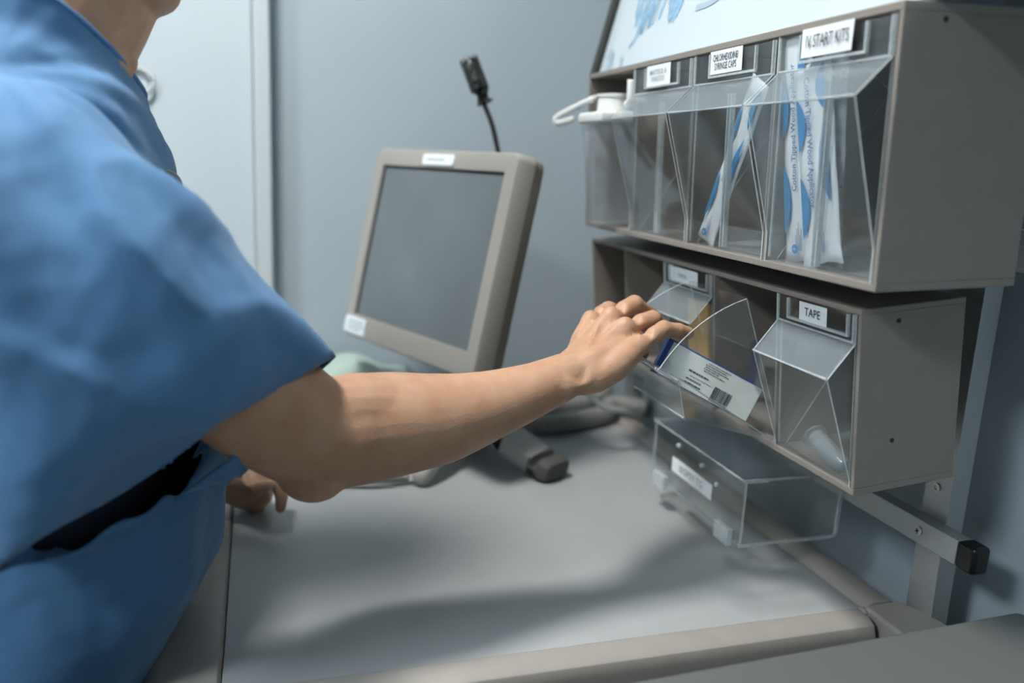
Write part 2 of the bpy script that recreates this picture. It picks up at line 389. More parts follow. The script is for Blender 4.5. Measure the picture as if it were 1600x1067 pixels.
# ------------------------------------------------------------------ whiteboard leaning above
WBM = Matrix.Translation((-.0385, .578, .3945)) @ Matrix.Rotation(math.atan(.25), 4, 'Y')     # local z up the board, y along the wall
WB = empty('whiteboard', WBM)
tag(WB, 'whiteboard with smeared blue marker leaning above the upper bin cabinet', 'whiteboard')
bm = B(); box(bm, .006, .012, -.95, -.002, .003, .60); build('panel', bm, M_wb, WB)
bm = B(); box(bm, -.002, .016, -.002, .014, 0, .62); box(bm, -.002, .016, -.966, -.952, 0, .62); box(bm, .004, .016, -.952, -.002, .6005, .62)
build('frame', bm, M_frame, WB, bevel=.001)
random.seed(3)
def stroke(pts, w, mi):     # flat dry marker stroke on the board face
    pts = smooth_path([V((0, a, b)) for a, b in pts], 5); bm = B(); SO[0] += 1
    for i in range(len(pts) - 1):
        d = (pts[i + 1] - pts[i]).normalized(); nn = V((0, -d.z, d.y)) * w / 2
        vs = [bm.verts.new((.0056 - SO[0] * .00004, *(p + s * nn).yz)) for p, s in ((pts[i], 1), (pts[i + 1], 1), (pts[i + 1], -1), (pts[i], -1))]
        bm.faces.new(vs)
    bmesh.ops.remove_doubles(bm, verts=bm.verts, dist=1e-4)
    build('marker_stroke', bm, (M_marker, M_markl)[mi], WB)
SO = [0]
for k in range(7):
    y = -.085 - k * .017; z = .052 + random.random() * .02
    stroke([(y, z + .07), (y - .003, z + .03), (y - .001, z)], .006 + random.random() * .005, k % 2)
stroke([(-.07, .11), (-.08, .07), (-.095, .075), (-.10, .045), (-.085, .03)], .006, 0)
stroke([(-.10, .10), (-.112, .045), (-.12, .10), (-.13, .05), (-.14, .11)], .008, 0)
stroke([(-.17, .13), (-.185, .065), (-.20, .06), (-.215, .14)], .016, 0)
stroke([(-.19, .10), (-.195, .055)], .012, 0)
stroke([(-.25, .055), (-.30, .06), (-.35, .10), (-.40, .16)], .007, 1)
stroke([(-.07, .02), (-.075, .005)], .008, 1); stroke([(-.02, .03), (-.035, .02), (-.03, .0)], .014, 1)

# ------------------------------------------------------------------ things in the bins
def uo(x, y, z): return UM @ V((x, y, z))
def lo(x, y, z): return LM @ V((x, y, z))
def pouch(name, base, top, wid, M_, label, bulge, texts, tw=0., film=False, cut=1.0):
    """flat peel pouch between two local points, width across, a thin stick inside"""
    base, top = V(base), V(top); up = (top - base); L = up.length; up.normalize()
    side = V((sin(tw), -cos(tw), 0)); side = (side - up * side.dot(up)).normalized(); nrm = up.cross(side)
    if nrm.x > 0: nrm = -nrm
    bm = B(); nu, nv = 8, 26; G = []
    for s in (1, -1):
        for j in range(nv + 1):
            v = j / nv
            for i in range(nu + 1):
                u = i / nu * 2 - 1
                wv = wid * (1 + .12 * (v < .06) * (1 - v / .06)) / 2
                th = .0012 + bulge * max(0, 1 - u * u) ** 1.5 * min(1, v * 8, (1 - v) * 8)
                wob = .0016 * noise.noise(V((u * .8, v * 5, len(label) % 17)))
                edge = .0013 * sin(v * 60) * (j in (0, nv))
                p = base + up * (v * L + (edge if j else -abs(u - .3) * .004)) + side * (u * wv) + nrm * (s * (.0002 if abs(u) == 1 or j in (0, nv) else th) + wob * .7)
                G.append(bm.verts.new(p))
    n1 = (nu + 1) * (nv + 1)
    for s in (0, 1):
        for j in range(nv):
            for i in range(nu):
                a = s * n1 + j * (nu + 1) + i
                f = bm.faces.new((G[a], G[a + 1], G[a + nu + 2], G[a + nu + 1])); f.smooth = True
    # seal all the way round
    ring = [j * (nu + 1) for j in range(nv + 1)] + [nv * (nu + 1) + i for i in range(1, nu + 1)] + [j * (nu + 1) + nu for j in range(nv - 1, -1, -1)] + [i for i in range(nu - 1, 0, -1)]
    for k in range(len(ring)):
        a, b = ring[k], ring[(k + 1) % len(ring)]; bm.faces.new((G[a], G[b], G[b + n1], G[a + n1]))
    if not film:
        TM = Matrix.Translation(base + nrm * (bulge + .0034)) @ Matrix((side, up, nrm)).transposed().to_4x4()
        def lens(v0, v1, u0, amp):
            for k in range(12):
                t0, t1 = k / 12, (k + 1) / 12
                q = [(u0, v0 + (v1 - v0) * t0), (u0, v0 + (v1 - v0) * t1), (u0 + amp * sin(PI * t1) ** .8, v0 + (v1 - v0) * t1), (u0 + amp * sin(PI * t0) ** .8, v0 + (v1 - v0) * t0)]
                vs = [bm.verts.new(TM @ V((a * wid, b * L, -.0004 - abs(a) * .002))) for a, b in q]
                try: bm.faces.new(vs).material_index = 1
                except ValueError: pass
        for v0, v1, s in ((.12, .44, 1), (.30, .70, -1), (.56, .84, 1), (.74, .98, -1)):
            lens(v0, v1, -.40 * s, .24 * s)
        for s, u, v, sz, rot in texts:
            text_into(bm, s, TM @ Matrix.Translation((u * wid, v * L, .0006)) @ Matrix.Rotation(rot, 4, 'Z'), sz, 0 if s == '2' else 2, .9, bold=True)
        # tiny print
        for k in range(5): box(bm, (.02 + k * .045) * wid, (.035 + k * .045) * wid, .05 * L, (.12 + .03 * (k % 3)) * L, 0, .0001, 2, TM)
        lathe(bm, [(.0042, 0), (.0042, .0003)], TM @ Matrix.Translation((-.02 * wid, .055 * L, 0)), 16, 1)
    ob = build(name, bm, [M_pouch, M_blue, M_bluet] if not film else [M_film], None, M=M_)
    return tag(ob, label, 'pouch', 'peel pouches in the upper bins')
pouch('applicator_pouch', (.020, .121, .009), (.007, .134, .1985), .043, UM, 'paper pouch of cotton tipped applicators standing upright behind the IV START KITS label', .0022,
      [('Cotton Tipped Wood Applicator', .02, .60, .0088, PI / 2), ('2', -.02, .055, .005, PI / 2)])
pouch('applicator_pouch', (.012, .080, .013), (.006, .108, .175), .042, UM, 'slanted paper pouch overlapping the upright one in the right-hand upper bin', .0022,
      [('Cotton Tipped Wood Applicator', -.04, .60, .0088, -PI / 2), ('STERILE', .2, .38, .004, PI / 2)], tw=.1)
pouch('applicator_pouch', (.028, .097, .008), (.012, .092, .190), .040, UM, 'clear film pouch behind the paper pouches in the right-hand upper bin', .002, [], film=True)
pouch('applicator_pouch', (.012, .277, .012), (.012, .192, .168), .031, UM, 'single paper pouch leaning diagonally in the CHLORHEXIDINE bin', .0018,
      [('2', -.02, .055, .005, PI / 2), ('Wood Applicator', .05, .5, .0055, PI / 2)])
pouch('film_wrapper', (.030, .172, .05), (.030, .160, .190), .030, UM, 'crumpled clear film wrapper at the right of the CHLORHEXIDINE bin', .0035, [], film=True)

# canister in the first upper slot
CN = empty('suction_canister', UM @ Matrix.Translation((-.012, .508, .010)))
tag(CN, 'white-lidded clear canister with looped strap in the far left slot of the upper cabinet', 'canister')
bm = B()
R = []
for z, w, d in ((0, .020, .024), (.002, .022, .026), (.125, .036, .034), (.127, .036, .034)):
    R.append([bm.verts.new((d * (1 if abs(cos(a)) > .2 else 1) * max(-1, min(1, cos(a) * 1.25)), w * max(-1, min(1, sin(a) * 1.25)), z)) for a in [2 * PI * k / 32 for k in range(32)]])
for i in range(3):
    for k in range(32): bm.faces.new((R[i][k], R[i][(k + 1) % 32], R[i + 1][(k + 1) % 32], R[i + 1][k]))
bm.faces.new(R[0][::-1])
build('canister_body', bm, M_tubec, CN, smooth='auto').location = (.012, .0, 0)
bm = B(); box(bm, -.028, .046, -.052, .026, .1275, .1410); o = build('lid', bm, M_white, CN, bevel=.004, seg=3, smooth='auto')
bm = B(); lathe(bm, [(.0215, .1405), (.0205, .144), (.0195, .160), (.0215, .1605), (.0215, .1635), (.017, .1640)], Matrix.Translation((.008, -.006, 0)), 28); build('port', bm, M_white, o, smooth='auto')
bm = B(); tube(bm, smooth_path([(.015, -.033, .150), (.014, -.043, .151), (.013, -.048, .157), (.013, -.049, .178)], 5), .0052, 12); build('elbow_tube', bm, M_white, o, smooth=True)
bm = B(); tube(bm, smooth_path([(-.010, .012, .160), (-.02, .045, .152), (-.035, .075, .141), (-.040, .083, .134), (-.036, .075, .130), (-.030, .038, .134)], 6), [(.0022, .0042)] * 31, 8); build('strap_loop', bm, M_white, o, smooth=True)

# carton lying in the tilted bin
LMi = LM.inverted(); fa, fb, na = LMi @ P(1047, 528, .838), LMi @ P(1018, 583, .838), LMi @ P(1193, 607, .840)
ux = (na - fa); CL = ux.length; ux.normalize()
vz = (fa - fb); vz = (vz - ux * vz.dot(ux)); CH = .0380; vz.normalize(); nn = ux.cross(vz)
if nn.x > 0: nn = -nn
CM = LM @ Matrix.Translation(fa - vz * CH) @ Matrix((ux, vz, nn)).transposed().to_4x4()
CT = empty('carton', CM); tag(CT, 'blue-edged grey carton with barcode lying in the tilted open bin under the hand', 'box')
bm = B(); box(bm, 0, CL, 0, CH, -.016, 0)
for f in bm.faces:
    f.normal_update()
    f.material_index = 1 if f.calc_center_median().z > -.001 else 0
build('carton_body', bm, [M_cblue, M_cgrey], CT, bevel=.0005, seg=1)
bm = B()
def flat(x0, x1, y0, y1, z, mi): box(bm, x0, x1, y0, y1, z - .00005, z, mi)
flat(0, .0055, 0, CH, .0002, 0); flat(0, CL, CH - .0014, CH, .0002, 0)
for x0, y0, x1, y1, x2, y2 in ((CL - .022, .019, CL - .0005, CH - .002, CL - .0005, .001), (.008, .001, .026, .001, .008, .014)):
    vs = [bm.verts.new(p) for p in ((x0, y0, .0003), (x1, y1, .0003), (x2, y2, .0003))]; bm.faces.new(vs).material_index = 1
build('end_flaps', bm, [M_cblue, M_cflap], CT)
bm = B(); random.seed(5)
x = .064
while x < .084:
    w = random.choice((.0004, .0006, .001)); box(bm, x, x + w, .0035, .0165, .0003, .0004, 0); x += w + random.choice((.0004, .0006, .0009))
for k in range(8): box(bm, .064 + k * .0025, .0655 + k * .0025, .0012, .0026, .0003, .0004, 0)
build('barcode', bm, M_ink, CT)
bm = B()
for r_, (xa, xb, yy, hh) in enumerate(((.047, .073, .0335, .0010), (.045, .069, .0313, .0010), (.046, .072, .0291, .0010), (.045, .062, .0269, .0010), (.046, .070, .0247, .0010), (.032, .055, .0180, .0022), (.036, .060, .0140, .0008), (.033, .050, .0100, .0018), (.033, .052, .0058, .0020))):
    x = xa
    while x < xb:
        w = random.uniform(.0006, .0028) * (1 + hh * 200); box(bm, x, min(x + w, xb), yy, yy + hh * .8, .0003, .0004, 0); x += w + .0006
build('small_print', bm, M_ink, CT)

bm = B(); box(bm, .030, .036, .306, .356, .012, .112); 
tag(build('card_packet', bm, M_yell, None, M=LM, bevel=.001), 'orange-yellow card packet standing in the third lower bin', 'packet')
# clear plastic tube in the TAPE bin
a, b_ = lo(.018, .080, .0260), lo(.016, .040, .0135); t = (b_ - a).normalized(); q_ = t.to_track_quat('Z', 'Y').to_matrix().to_4x4()
bm = B(); lathe(bm, [(.0125, 0), (.0125, .0018), (.0092, .0024), (.0088, .047), (.0080, .050), (.0068, .0505)], Matrix.Translation(a) @ q_, 8 if 0 else 24)
lathe(bm, [(.0070, .002), (.0065, .046)], Matrix.Translation(a) @ q_, 20)
tag(build('plastic_tube', bm, M_tubec, smooth='auto'), 'short clear flanged plastic tube lying in the TAPE bin', 'tube')

# ------------------------------------------------------------------ clear acrylic box under the rail
AB = empty('acrylic_box', loc=(.011, .178, -.135)); tag(AB, 'clear acrylic box with white label hanging above the cart below the cabinets', 'box')
X0, X1, Y0, Y1, Z0, Z1 = 0, .1285, 0, .222, 0, .080; t = .003
bm = B()
def shp(x0, x1, y0, y1, z0, z1):
    vs = box(bm, x0, x1, y0, y1, z0, z1); dims = (x1 - x0, y1 - y0, z1 - z0); th = dims.index(min(dims))
    for f in {f for v in vs for f in v.link_faces}:
        f.normal_update(); f.material_index = 0 if abs(f.normal[th]) > .5 else 1
# bottom and back bent from one sheet with a rounded corner
prof = [(X0, Z0), (X1 - .010, Z0)] + [(X1 - .010 + .010 * sin(rad(a)), Z0 + .010 - .010 * cos(rad(a))) for a in (18, 36, 54, 72, 90)] + [(X1, .100)]
inn = [(X1 - t, .100)] + [(X1 - .010 + (.010 - t) * sin(rad(a)), Z0 + .010 - (.010 - t) * cos(rad(a))) for a in (90, 72, 54, 36, 18)] + [(X1 - .010, Z0 + t), (X0, Z0 + t)]
prism(bm, prof + inn, Y0, Y1, 0, None, capmi=1)
build('back_and_floor', bm, [M_box, M_cedge], AB, smooth='auto')
bm = B(); shp(X0, X0 + t, Y0, Y1, t + .0003, Z1 - .004); build('front_panel', bm, [M_box, M_cedge], AB)
bm = B(); shp(X0 + t + .0002, X1 - t - .0005, Y0, Y0 + t, t + .0003, Z1 - .004); build('side_panel', bm, [M_box, M_cedge], AB)
bm = B(); shp(X0 + t + .0002, X1 - t - .0005, Y1 - t, Y1, t + .0003, Z1 - .004); build('side_panel', bm, [M_box, M_cedge], AB)
bm = B(); shp(X0 - .002, X1 - .004, Y0 - .001, Y1 + .001, Z1 - .0035, Z1 - .0005); lid = build('lid', bm, [M_box, M_cedge], AB)
for y, z, dy in ((.012, .002, .030), (.172, .002, .030)):
    bm = B(); box(bm, -.008, -.0005, y, y + dy, z - .006, z + .014); build('hinge', bm, M_cedge, AB, bevel=.001)
for z in (.0, .075):
    bm = B(); box(bm, .0, .028, -.0012, .0015, z, z + .004); build('corner_strip', bm, M_cedge, AB)
for x, y, z in ((-.0015, .09, .062), (-.0015, .15, .066), (-.0015, .055, .052), (X1 - .004, .050, .055), (X1 - .004, .16, .055)):
    bm = B(); ball(bm, (x, y, z), .0032); build('rivet', bm, M_cedge, AB, smooth=True)
label_card(AB, -.0012, .064, .164, .0285, .0475, [('BIOPSY TG', .0, .058)], .0120, 1.0, 2)

# ------------------------------------------------------------------ monitor
u = V((.3904, -.9206, 0)).normalized(); v0 = V((.2349, -.0143, .9719)); vv = (v0 - u * v0.dot(u)).normalized(); n_ = u.cross(vv)
MM = Matrix.Translation((-.3535, .7448, .025)) @ Matrix((u, vv, n_)).transposed().to_4x4()
if n_.x > 0: print('MONITOR NORMAL', n_)
MO = empty('touch_monitor', Matrix.Translation((-.19, .60, ZC)))
tag(MO, 'taupe touchscreen monitor with blank grey screen on a stand on the cart', 'monitor')
MMl = Matrix.Translation((.19, -.60, -ZC)) @ MM
SW, SH = .304, .237
def rrect(x0, x1, y0, y1, r, n=4):
    o = []
    for cx, cy, a0 in ((x1 - r, y1 - r, 0), (x0 + r, y1 - r, 90), (x0 + r, y0 + r, 180), (x1 - r, y0 + r, 270)):
        for i in range(n + 1): a = rad(a0 + 90 * i / n); o.append((cx + r * cos(a), cy + r * sin(a)))
    return o
bx0, bx1, by0, by1 = -.023, SW + .026, -.036, SH + .026
def shell(bm, z_list):        # rings: (grow, z, mi)
    R = []
    for g, z in z_list: R.append([bm.verts.new((a, b, z)) for a, b in rrect(bx0 - g, bx1 + g, by0 - g, by1 + g, .012)])
    n = len(R[0])
    for i in range(len(R) - 1):
        for k in range(n): bm.faces.new((R[i][k], R[i][(k + 1) % n], R[i + 1][(k + 1) % n], R[i + 1][k]))
    return R
bm = B()
R = shell(bm, [(-.006, -.028), (0, -.027), (0, -.004), (-.003, .0015), (-.0075, .0025)])
inner = [bm.verts.new((a, b, .0005)) for a, b in rrect(0, SW, 0, SH, .002)]; inner2 = [bm.verts.new((a, b, -.004)) for a, b in rrect(0, SW, 0, SH, .002)]
n = len(inner)
for k in range(n):
    bm.faces.new((R[-1][k], R[-1][(k + 1) % n], inner[(k + 1) % n], inner[k])); bm.faces.new((inner[k], inner[(k + 1) % n], inner2[(k + 1) % n], inner2[k]))
bez = build('bezel', bm, M_bez, MO, M=MMl, smooth='auto')
bm = B(); R = shell(bm, [(-.002, -.0275), (-.0015, -.030), (-.003, -.044), (-.012, -.052)]); bm.faces.new(R[-1]); bm.faces.new(R[0][::-1])
back = build('back_shell', bm, M_bezd, MO, M=MMl, smooth='auto')
bm = B(); box(bm, 0, SW, 0, SH, -.0045, -.0036); build('screen', bm, M_scr, MO, M=MMl)
bm = B(); box(bm, 0, .0045, 0, SH, -.0035, -.0028); box(bm, .0045, SW - .003, SH - .0035, SH, -.0035, -.0028); box(bm, SW - .0015, SW, 0, SH, -.0035, -.0028)
build('gasket', bm, M_gask, MO, M=MMl)
def sticker(x0, x1, y0, y1, lines, par):
    bm = B(); prism(bm, rrect(x0, x1, y0, y1, .004), .0026, .0031, 0, axis='z')
    for z_, l_ in lines:
        xx = x0 + .012 * (1 - l_) + .008
        while xx < x0 + (x1 - x0) * l_: box(bm, xx, xx + .005, z_, z_ + .003, .0031, .0033, 1); xx += .0063
    build('sticker', bm, [M_paper, M_inkg], par)['label'] = 'white printed sticker'
sticker(.112, .190, SH + .0035, SH + .019, ((SH + .0095, .7),), bez)
sticker(-.016, .046, -.030, -.004, ((-.013, .8), (-.019, .9), (-.025, .75)), bez)
Wm = lambda x, y, z: (x + .19, y - .60, z - ZC)
bm = B()   # neck from the back of the screen down to the base
nk = [MMl @ V((SW / 2, .09, -.055)), MMl @ V((SW / 2, .04, -.085)), V(Wm(-.185, .66, -.08)), V(Wm(-.19, .645, -.135))]
tube(bm, smooth_path(nk, 5), [(.045, .018)] * 16, 16, ref=u); build('neck', bm, M_stand, MO, smooth='auto')
bm = B()   # arched base: hub with two feet towards the front, one at the back
hub = V(Wm(-.19, .635, -.130))
for (fx, fy, w1) in ((-.285, .497, .013), (-.15, .735, .02), (-.28, .74, .02)):
    f_ = V(Wm(fx, fy, ZC + .014)); mid = (hub + f_) / 2 + V((0, 0, .020))
    tube(bm, smooth_path([hub + V((0, 0, .006)), mid, f_.lerp(mid, .25) + V((0, 0, .008)), f_], 6), [(.034 - (.034 - w1) * i / 18, .013) for i in range(19)], 20, caps='round', ref=(0, 0, 1), sq=.7)
ball(bm, hub, (.06, .055, .024))
L0, L1, L2 = V(Wm(-.178, .615, ZC + .058)), V(Wm(-.140, .555, ZC + .036)), V(Wm(-.112, .510, ZC + .020))
tube(bm, [L0, L1, L2], [(.026, .022), (.026, .019), (.026, .0165)], 28, ref=(0, 0, 1), sq=.45)
stand = build('base', bm, M_stand, MO, smooth='auto')
bm = B(); tube(bm, [L2 + (L2 - L1).normalized() * .0004, V(Wm(-.102, .492, ZC + .0185)), V(Wm(-.094, .478, ZC + .0150))], [(.0285, .0185), (.0290, .0180), (.024, .0140)], 28, ref=(0, 0, 1), sq=.5)
build('rubber_foot', bm, M_rub, MO, smooth='auto', bevel=.002)['label'] = 'dark rubber foot'
# microphone
MC = empty('gooseneck_microphone', loc=P(780, 262, 1.17)); tag(MC, 'black gooseneck microphone rising behind the monitor', 'microphone')
mi_ = Matrix.Translation(-P(780, 262, 1.17))
bm = B(); tube(bm, smooth_path([P(792, 330, 1.155), P(786, 275, 1.165), P(778, 236, 1.17), P(769, 195, 1.17), P(756, 162, 1.17)], 6), .0036, 10); build('gooseneck', bm, M_blk, MC, M=mi_, smooth=True)
bm = B(); tube(bm, [P(758, 160, 1.17), P(750, 140, 1.17), P(735, 100, 1.17), P(733, 96, 1.17)], [.0125, .0135, .0135, .0115], 16); hd = build('microphone_head', bm, M_blk, MC, M=mi_, smooth='auto')
bm = B(); tube(bm, [P(742, 124, 1.158), P(735, 104, 1.158)], .0068, 12, caps='round')
dd = (P(735, 100, 1.17) - P(750, 140, 1.17)).normalized(); fa_, fb2 = frame_of(dd)
for k in range(12):
    a = 2 * PI * k / 12; c_ = P(735, 100, 1.17) + (fa_ * cos(a) + fb2 * sin(a)) * .0125
    tube(bm, [c_, c_ + dd * .008], .0011, 6)
build('grille', bm, M_mic, hd, smooth=True)
# ------------------------------------------------------------------ cart with work top
KA = rad(-1.6)
KT = Matrix.Translation((.1045, .088, ZC)) @ Matrix(((.9978, .045, 0, 0), (.062, .999, 0, 0), (0, 0, 1, 0), (0, 0, 0, 1)))
CA = empty('medical_cart', KT); tag(CA, 'medical cart with a grey work top and raised beige plastic rim', 'cart')
bm = B(); box(bm, -.630, .0, .0, .80, -.012, 0); build('work_top', bm, M_top, CA, bevel=.0015)
bm = B()   # raised rim along the wall side: groove then rounded rail
prism(bm, [(.0005, -.030), (.0005, -.002), (.006, -.0015), (.012, .004), (.020, .007), (.038, .006), (.046, .0), (.050, -.010), (.050, -.030)], .0, .82, 0)
build('rim', bm, M_ctrim, CA, bevel=.0008, smooth='auto')
bm = B(); prism(bm, [(-.001, -.040), (-.001, .003), (-.006, .005), (-.022, .0045), (-.030, .0), (-.034, -.010), (-.034, -.040)], -.628, -.0065, 0, axis='x'); build('rim', bm, M_ctrim, CA, bevel=.0008, smooth='auto')
bm = B(); prism(bm, [(-.6305, -.030), (-.6305, -.002), (-.634, .003), (-.680, .004), (-.692, -.004), (-.697, -.03)], -.02, .82, 0); build('rim', bm, M_ctrim, CA, smooth='auto')
bm = B(); ball(bm, (.001, -.004, .0), (.004, .006, .004)); build('rim_clip', bm, M_ctrim, CA, smooth=True)
bm = B()   # big rounded corner bumper
prism(bm, [(.002, -.0004), (.046, -.0004), (.054, -.016), (.062, -.045), (.066, -.085), (.045, -.10), (.002, -.10)], -.035, .0058, 0, axis='z'); build('corner_bumper', bm, M_ctrim, CA, bevel=.004, smooth='auto')
bm = B(); box(bm, -.66, .04, .02, .78, ZF - ZC + .10, -.031); build('cart_body', bm, M_cart, CA, bevel=.006)
for x, y in ((-.6, .06), (.0, .06), (-.6, .74), (.0, .74)):
    bm = B(); lathe(bm, [(.045, -.015), (.05, -.01), (.05, .01), (.045, .015)], Matrix.Translation((x, y, ZF - ZC + .05)) @ Matrix.Rotation(PI / 2, 4, 'X'), 20); box(bm, x - .02, x + .02, y - .02, y + .02, ZF - ZC + .095, ZF - ZC + .101); build('caster', bm, M_rub, CA)
# near grey cabinet in the foreground
bm = B(); box(bm, -.9, .155, -.46, -.052, ZF + .001, -.10)
tag(build('grey_cabinet', bm, M_grey, bevel=.008, seg=3, smooth='auto'), 'out-of-focus plain grey cabinet top along the bottom right foreground', 'cabinet')
bpy.data.objects['grey_cabinet'].rotation_euler = (0, 0, rad(3.0))

# ------------------------------------------------------------------ hose, cables, paper on the cart
bm = B(); pts = smooth_path([(.150, .70, ZC + .030), (.105, .745, ZC + .028), (.070, .715, ZC + .018), (.01, .690, ZC + .018), (-.05, .682, ZC + .018), (-.095, .72, ZC + .018), (-.06, .765, ZC + .018), (.02, .775, ZC + .018), (.09, .790, ZC + .026), (.125, .84, ZC + .028)], 26)
tube(bm, pts, [.0150 + .0018 * (i % 4 < 2) for i in range(len(pts))], 14)
tag(build('ribbed_hose', bm, M_hose, smooth=True), 'grey ribbed hose coiled on the cart behind the forearm', 'hose')
bm = B(); tube(bm, smooth_path([P(880, 560, 1.28), P(905, 590, 1.27), P(925, 620, 1.27), P(945, 637, 1.27), P(968, 641, 1.28), P(1000, 645, 1.30)], 8), .0048, 8)
tag(build('cable', bm, M_cable, smooth=True), 'thin white cable curving down to the cart below the hand', 'cable')
bm = B(); pts = []
a0, a1 = V((-.300, .512, ZC + .008)), V((-.375, .520, ZC + .008))
for k in range(220): s = k / 219; an = s * 2 * PI * 17; pts.append(a0.lerp(a1, s) + V((0, cos(an) * .0058, sin(an) * .0058)))
pts += smooth_path([a1 + V((0, .006, 0)), V((-.41, .505, ZC + .004)), V((-.46, .515, ZC + .004)), V((-.52, .56, ZC + .004))], 8)
tube(bm, pts, .0015, 6)
tag(build('coiled_cord', bm, M_hose, smooth=True), 'thin coiled grey cord on the cart beside the monitor stand', 'cord')
bm = B(); pts = [V((-.29, .503, ZC + .003)), V((-.35, .495, ZC + .003)), V((-.41, .51, ZC + .003)), V((-.50, .53, ZC + .003))]
tube(bm, smooth_path(pts, 8), .0017, 6); tag(build('cord', bm, M_rub, smooth=True), 'thin dark straight cord running left from the monitor stand', 'cord')
bm = B(); G = []
for i in range(13):
    for j in range(9):
        x, y = -.455 + .22 * i / 12, .80 + .12 * j / 8; s = i / 12
        G.append(bm.verts.new((x, y, ZC + .062 + .042 * math.exp(-((s - .5) / .24) ** 2) * (1 - .3 * j / 8) + .006 * noise.noise(V((i * .5, j * .5, 0))))))
for i in range(12):
    for j in range(8): a = i * 9 + j; bm.faces.new((G[a], G[a + 1], G[a + 10], G[a + 9]))
g = bmesh.ops.extrude_face_region(bm, geom=list(bm.faces)); bmesh.ops.translate(bm, vec=(0, 0, -.055), verts=[v for v in g['geom'] if isinstance(v, bmesh.types.BMVert)])
tag(build('folded_cloth', bm, M_mint, smooth=True), 'pale mint folded cloth on the cart behind the upper forearm', 'cloth')

# ------------------------------------------------------------------ the person
PE = empty('person', loc=(-.66, .22, ZF))
tag(PE, 'person in blue short-sleeved scrubs reaching right arm to the open bin', 'person')
PI_ = Matrix.Translation((.66, -.22, -ZF))
def remesh_obj(name, bm, voxel, iters, m, parent, edit=None, fac=.5):
    me = bpy.data.meshes.new(name); bm.to_mesh(me); bm.free()
    o = bpy.data.objects.new(name, me); COL.objects.link(o)
    r = o.modifiers.new('r', 'REMESH'); r.mode = 'VOXEL'; r.voxel_size = voxel; r.use_smooth_shade = True
    s = o.modifiers.new('s', 'SMOOTH'); s.factor = fac; s.iterations = iters
    bpy.context.view_layer.update()
    me2 = bpy.data.meshes.new_from_object(o.evaluated_get(bpy.context.evaluated_depsgraph_get()))
    bpy.data.objects.remove(o)
    me2.materials.clear()
    if edit: edit(me2)
    return link(name, me2, m, parent, True, PI_)
bm = B()
# --- right arm
def px_r(r, d): return r * d / FPX
sh = V((-.618, .062, .235))
arm = [(sh, .047), (P(232, 468, .595), .048), (P(362, 592, .64), .050), (P(428, 640, .665), .050), (P(480, 672, .688), .0475), (P(515, 678, .703), .0475), (P(555, 670, .715), .0488), (P(622, 662, .73), .0462), (P(692, 653, .75), .0412), (P(768, 632, .77), .0322), (P(836, 608, .785), .0258), (P(893, 583, .80), .0215)]
pa = [a for a, b in arm]; ra = [b for a, b in arm]
sp = smooth_path(pa, 5); sr = []
for i in range(len(ra) - 1):
    for j in range(5): sr.append(ra[i] + (ra[i + 1] - ra[i]) * j / 5)
sr.append(ra[-1])
tube(bm, sp, sr, 28, caps='round')
ball(bm, P(490, 722, .692), .034)                    # olecranon
tube(bm, smooth_path([P(470, 650, .680), P(540, 646, .698), P(620, 645, .722), P(700, 643, .752)], 4), [.020, .024, .029, .032, .033, .034, .034, .033, .032, .030, .028, .025, .022], 18, caps='round')
# --- right hand
W_ = P(895, 582, .80)
MCP = {'index': P(924, 500, .868), 'middle': P(955, 494, .848), 'ring': P(977, 510, .830), 'pinky': P(1000, 537, .814)}
CAR = {'index': P(893, 563, .826), 'middle': P(899, 570, .815), 'ring': P(905, 579, .806), 'pinky': P(908, 588, .799)}
dors = ((MCP['index'] - MCP['pinky']).cross(MCP['ring'] - W_)).normalized()
if dors.z < 0: dors = -dors
FG = {'index': [MCP['index'], P(951, 485, .893), P(984, 493, .915), P(1003, 508, .925)],
      'middle': [MCP['middle'], P(991, 476, .872), P(1017, 493, .893), P(1033, 505, .903)],
      'ring': [MCP['ring'], P(1020, 499, .850), P(1033, 511, .866), P(1042, 517, .876)],
      'pinky': [MCP['pinky'], P(1037, 514, .828), P(1060, 516, .836), P(1075, 520, .843)]}
RF = {'index': (.0112, .0102, .0088, .0076), 'middle': (.0112, .0104, .0090, .0078), 'ring': (.0106, .0098, .0085, .0074), 'pinky': (.0098, .0090, .0078, .0070)}
for f in FG:
    pts = FG[f]; rr = RF[f]
    q1 = []; r1 = []
    for i in range(3):
        q1 += [pts[i], pts[i].lerp(pts[i + 1], .5)]; r1 += [rr[i], (rr[i] + rr[i + 1]) / 2 * .93]
    q1.append(pts[3]); r1.append(rr[3])
    tube(bm, q1, r1, 16, caps='round')
    for i in (1, 2): ball(bm, pts[i] + dors * .0003, rr[i] * 1.02)
    ball(bm, MCP[f] + dors * .0010, rr[0] * .92)          # knuckle
    mid = CAR[f].lerp(MCP[f], .5)
    tube(bm, [CAR[f] - dors * .002, mid - dors * .002, MCP[f] - dors * .0015], [.0135, .0125, .0110], 14, caps='round')     # metacarpal
    tube(bm, [CAR[f].lerp(MCP[f], .15) + dors * .0098, mid + dors * .0096, CAR[f].lerp(MCP[f], .88) + dors * .0078], [.0020, .0026, .0034], 8, caps='round')   # tendon
names = ['index', 'middle', 'ring', 'pinky']
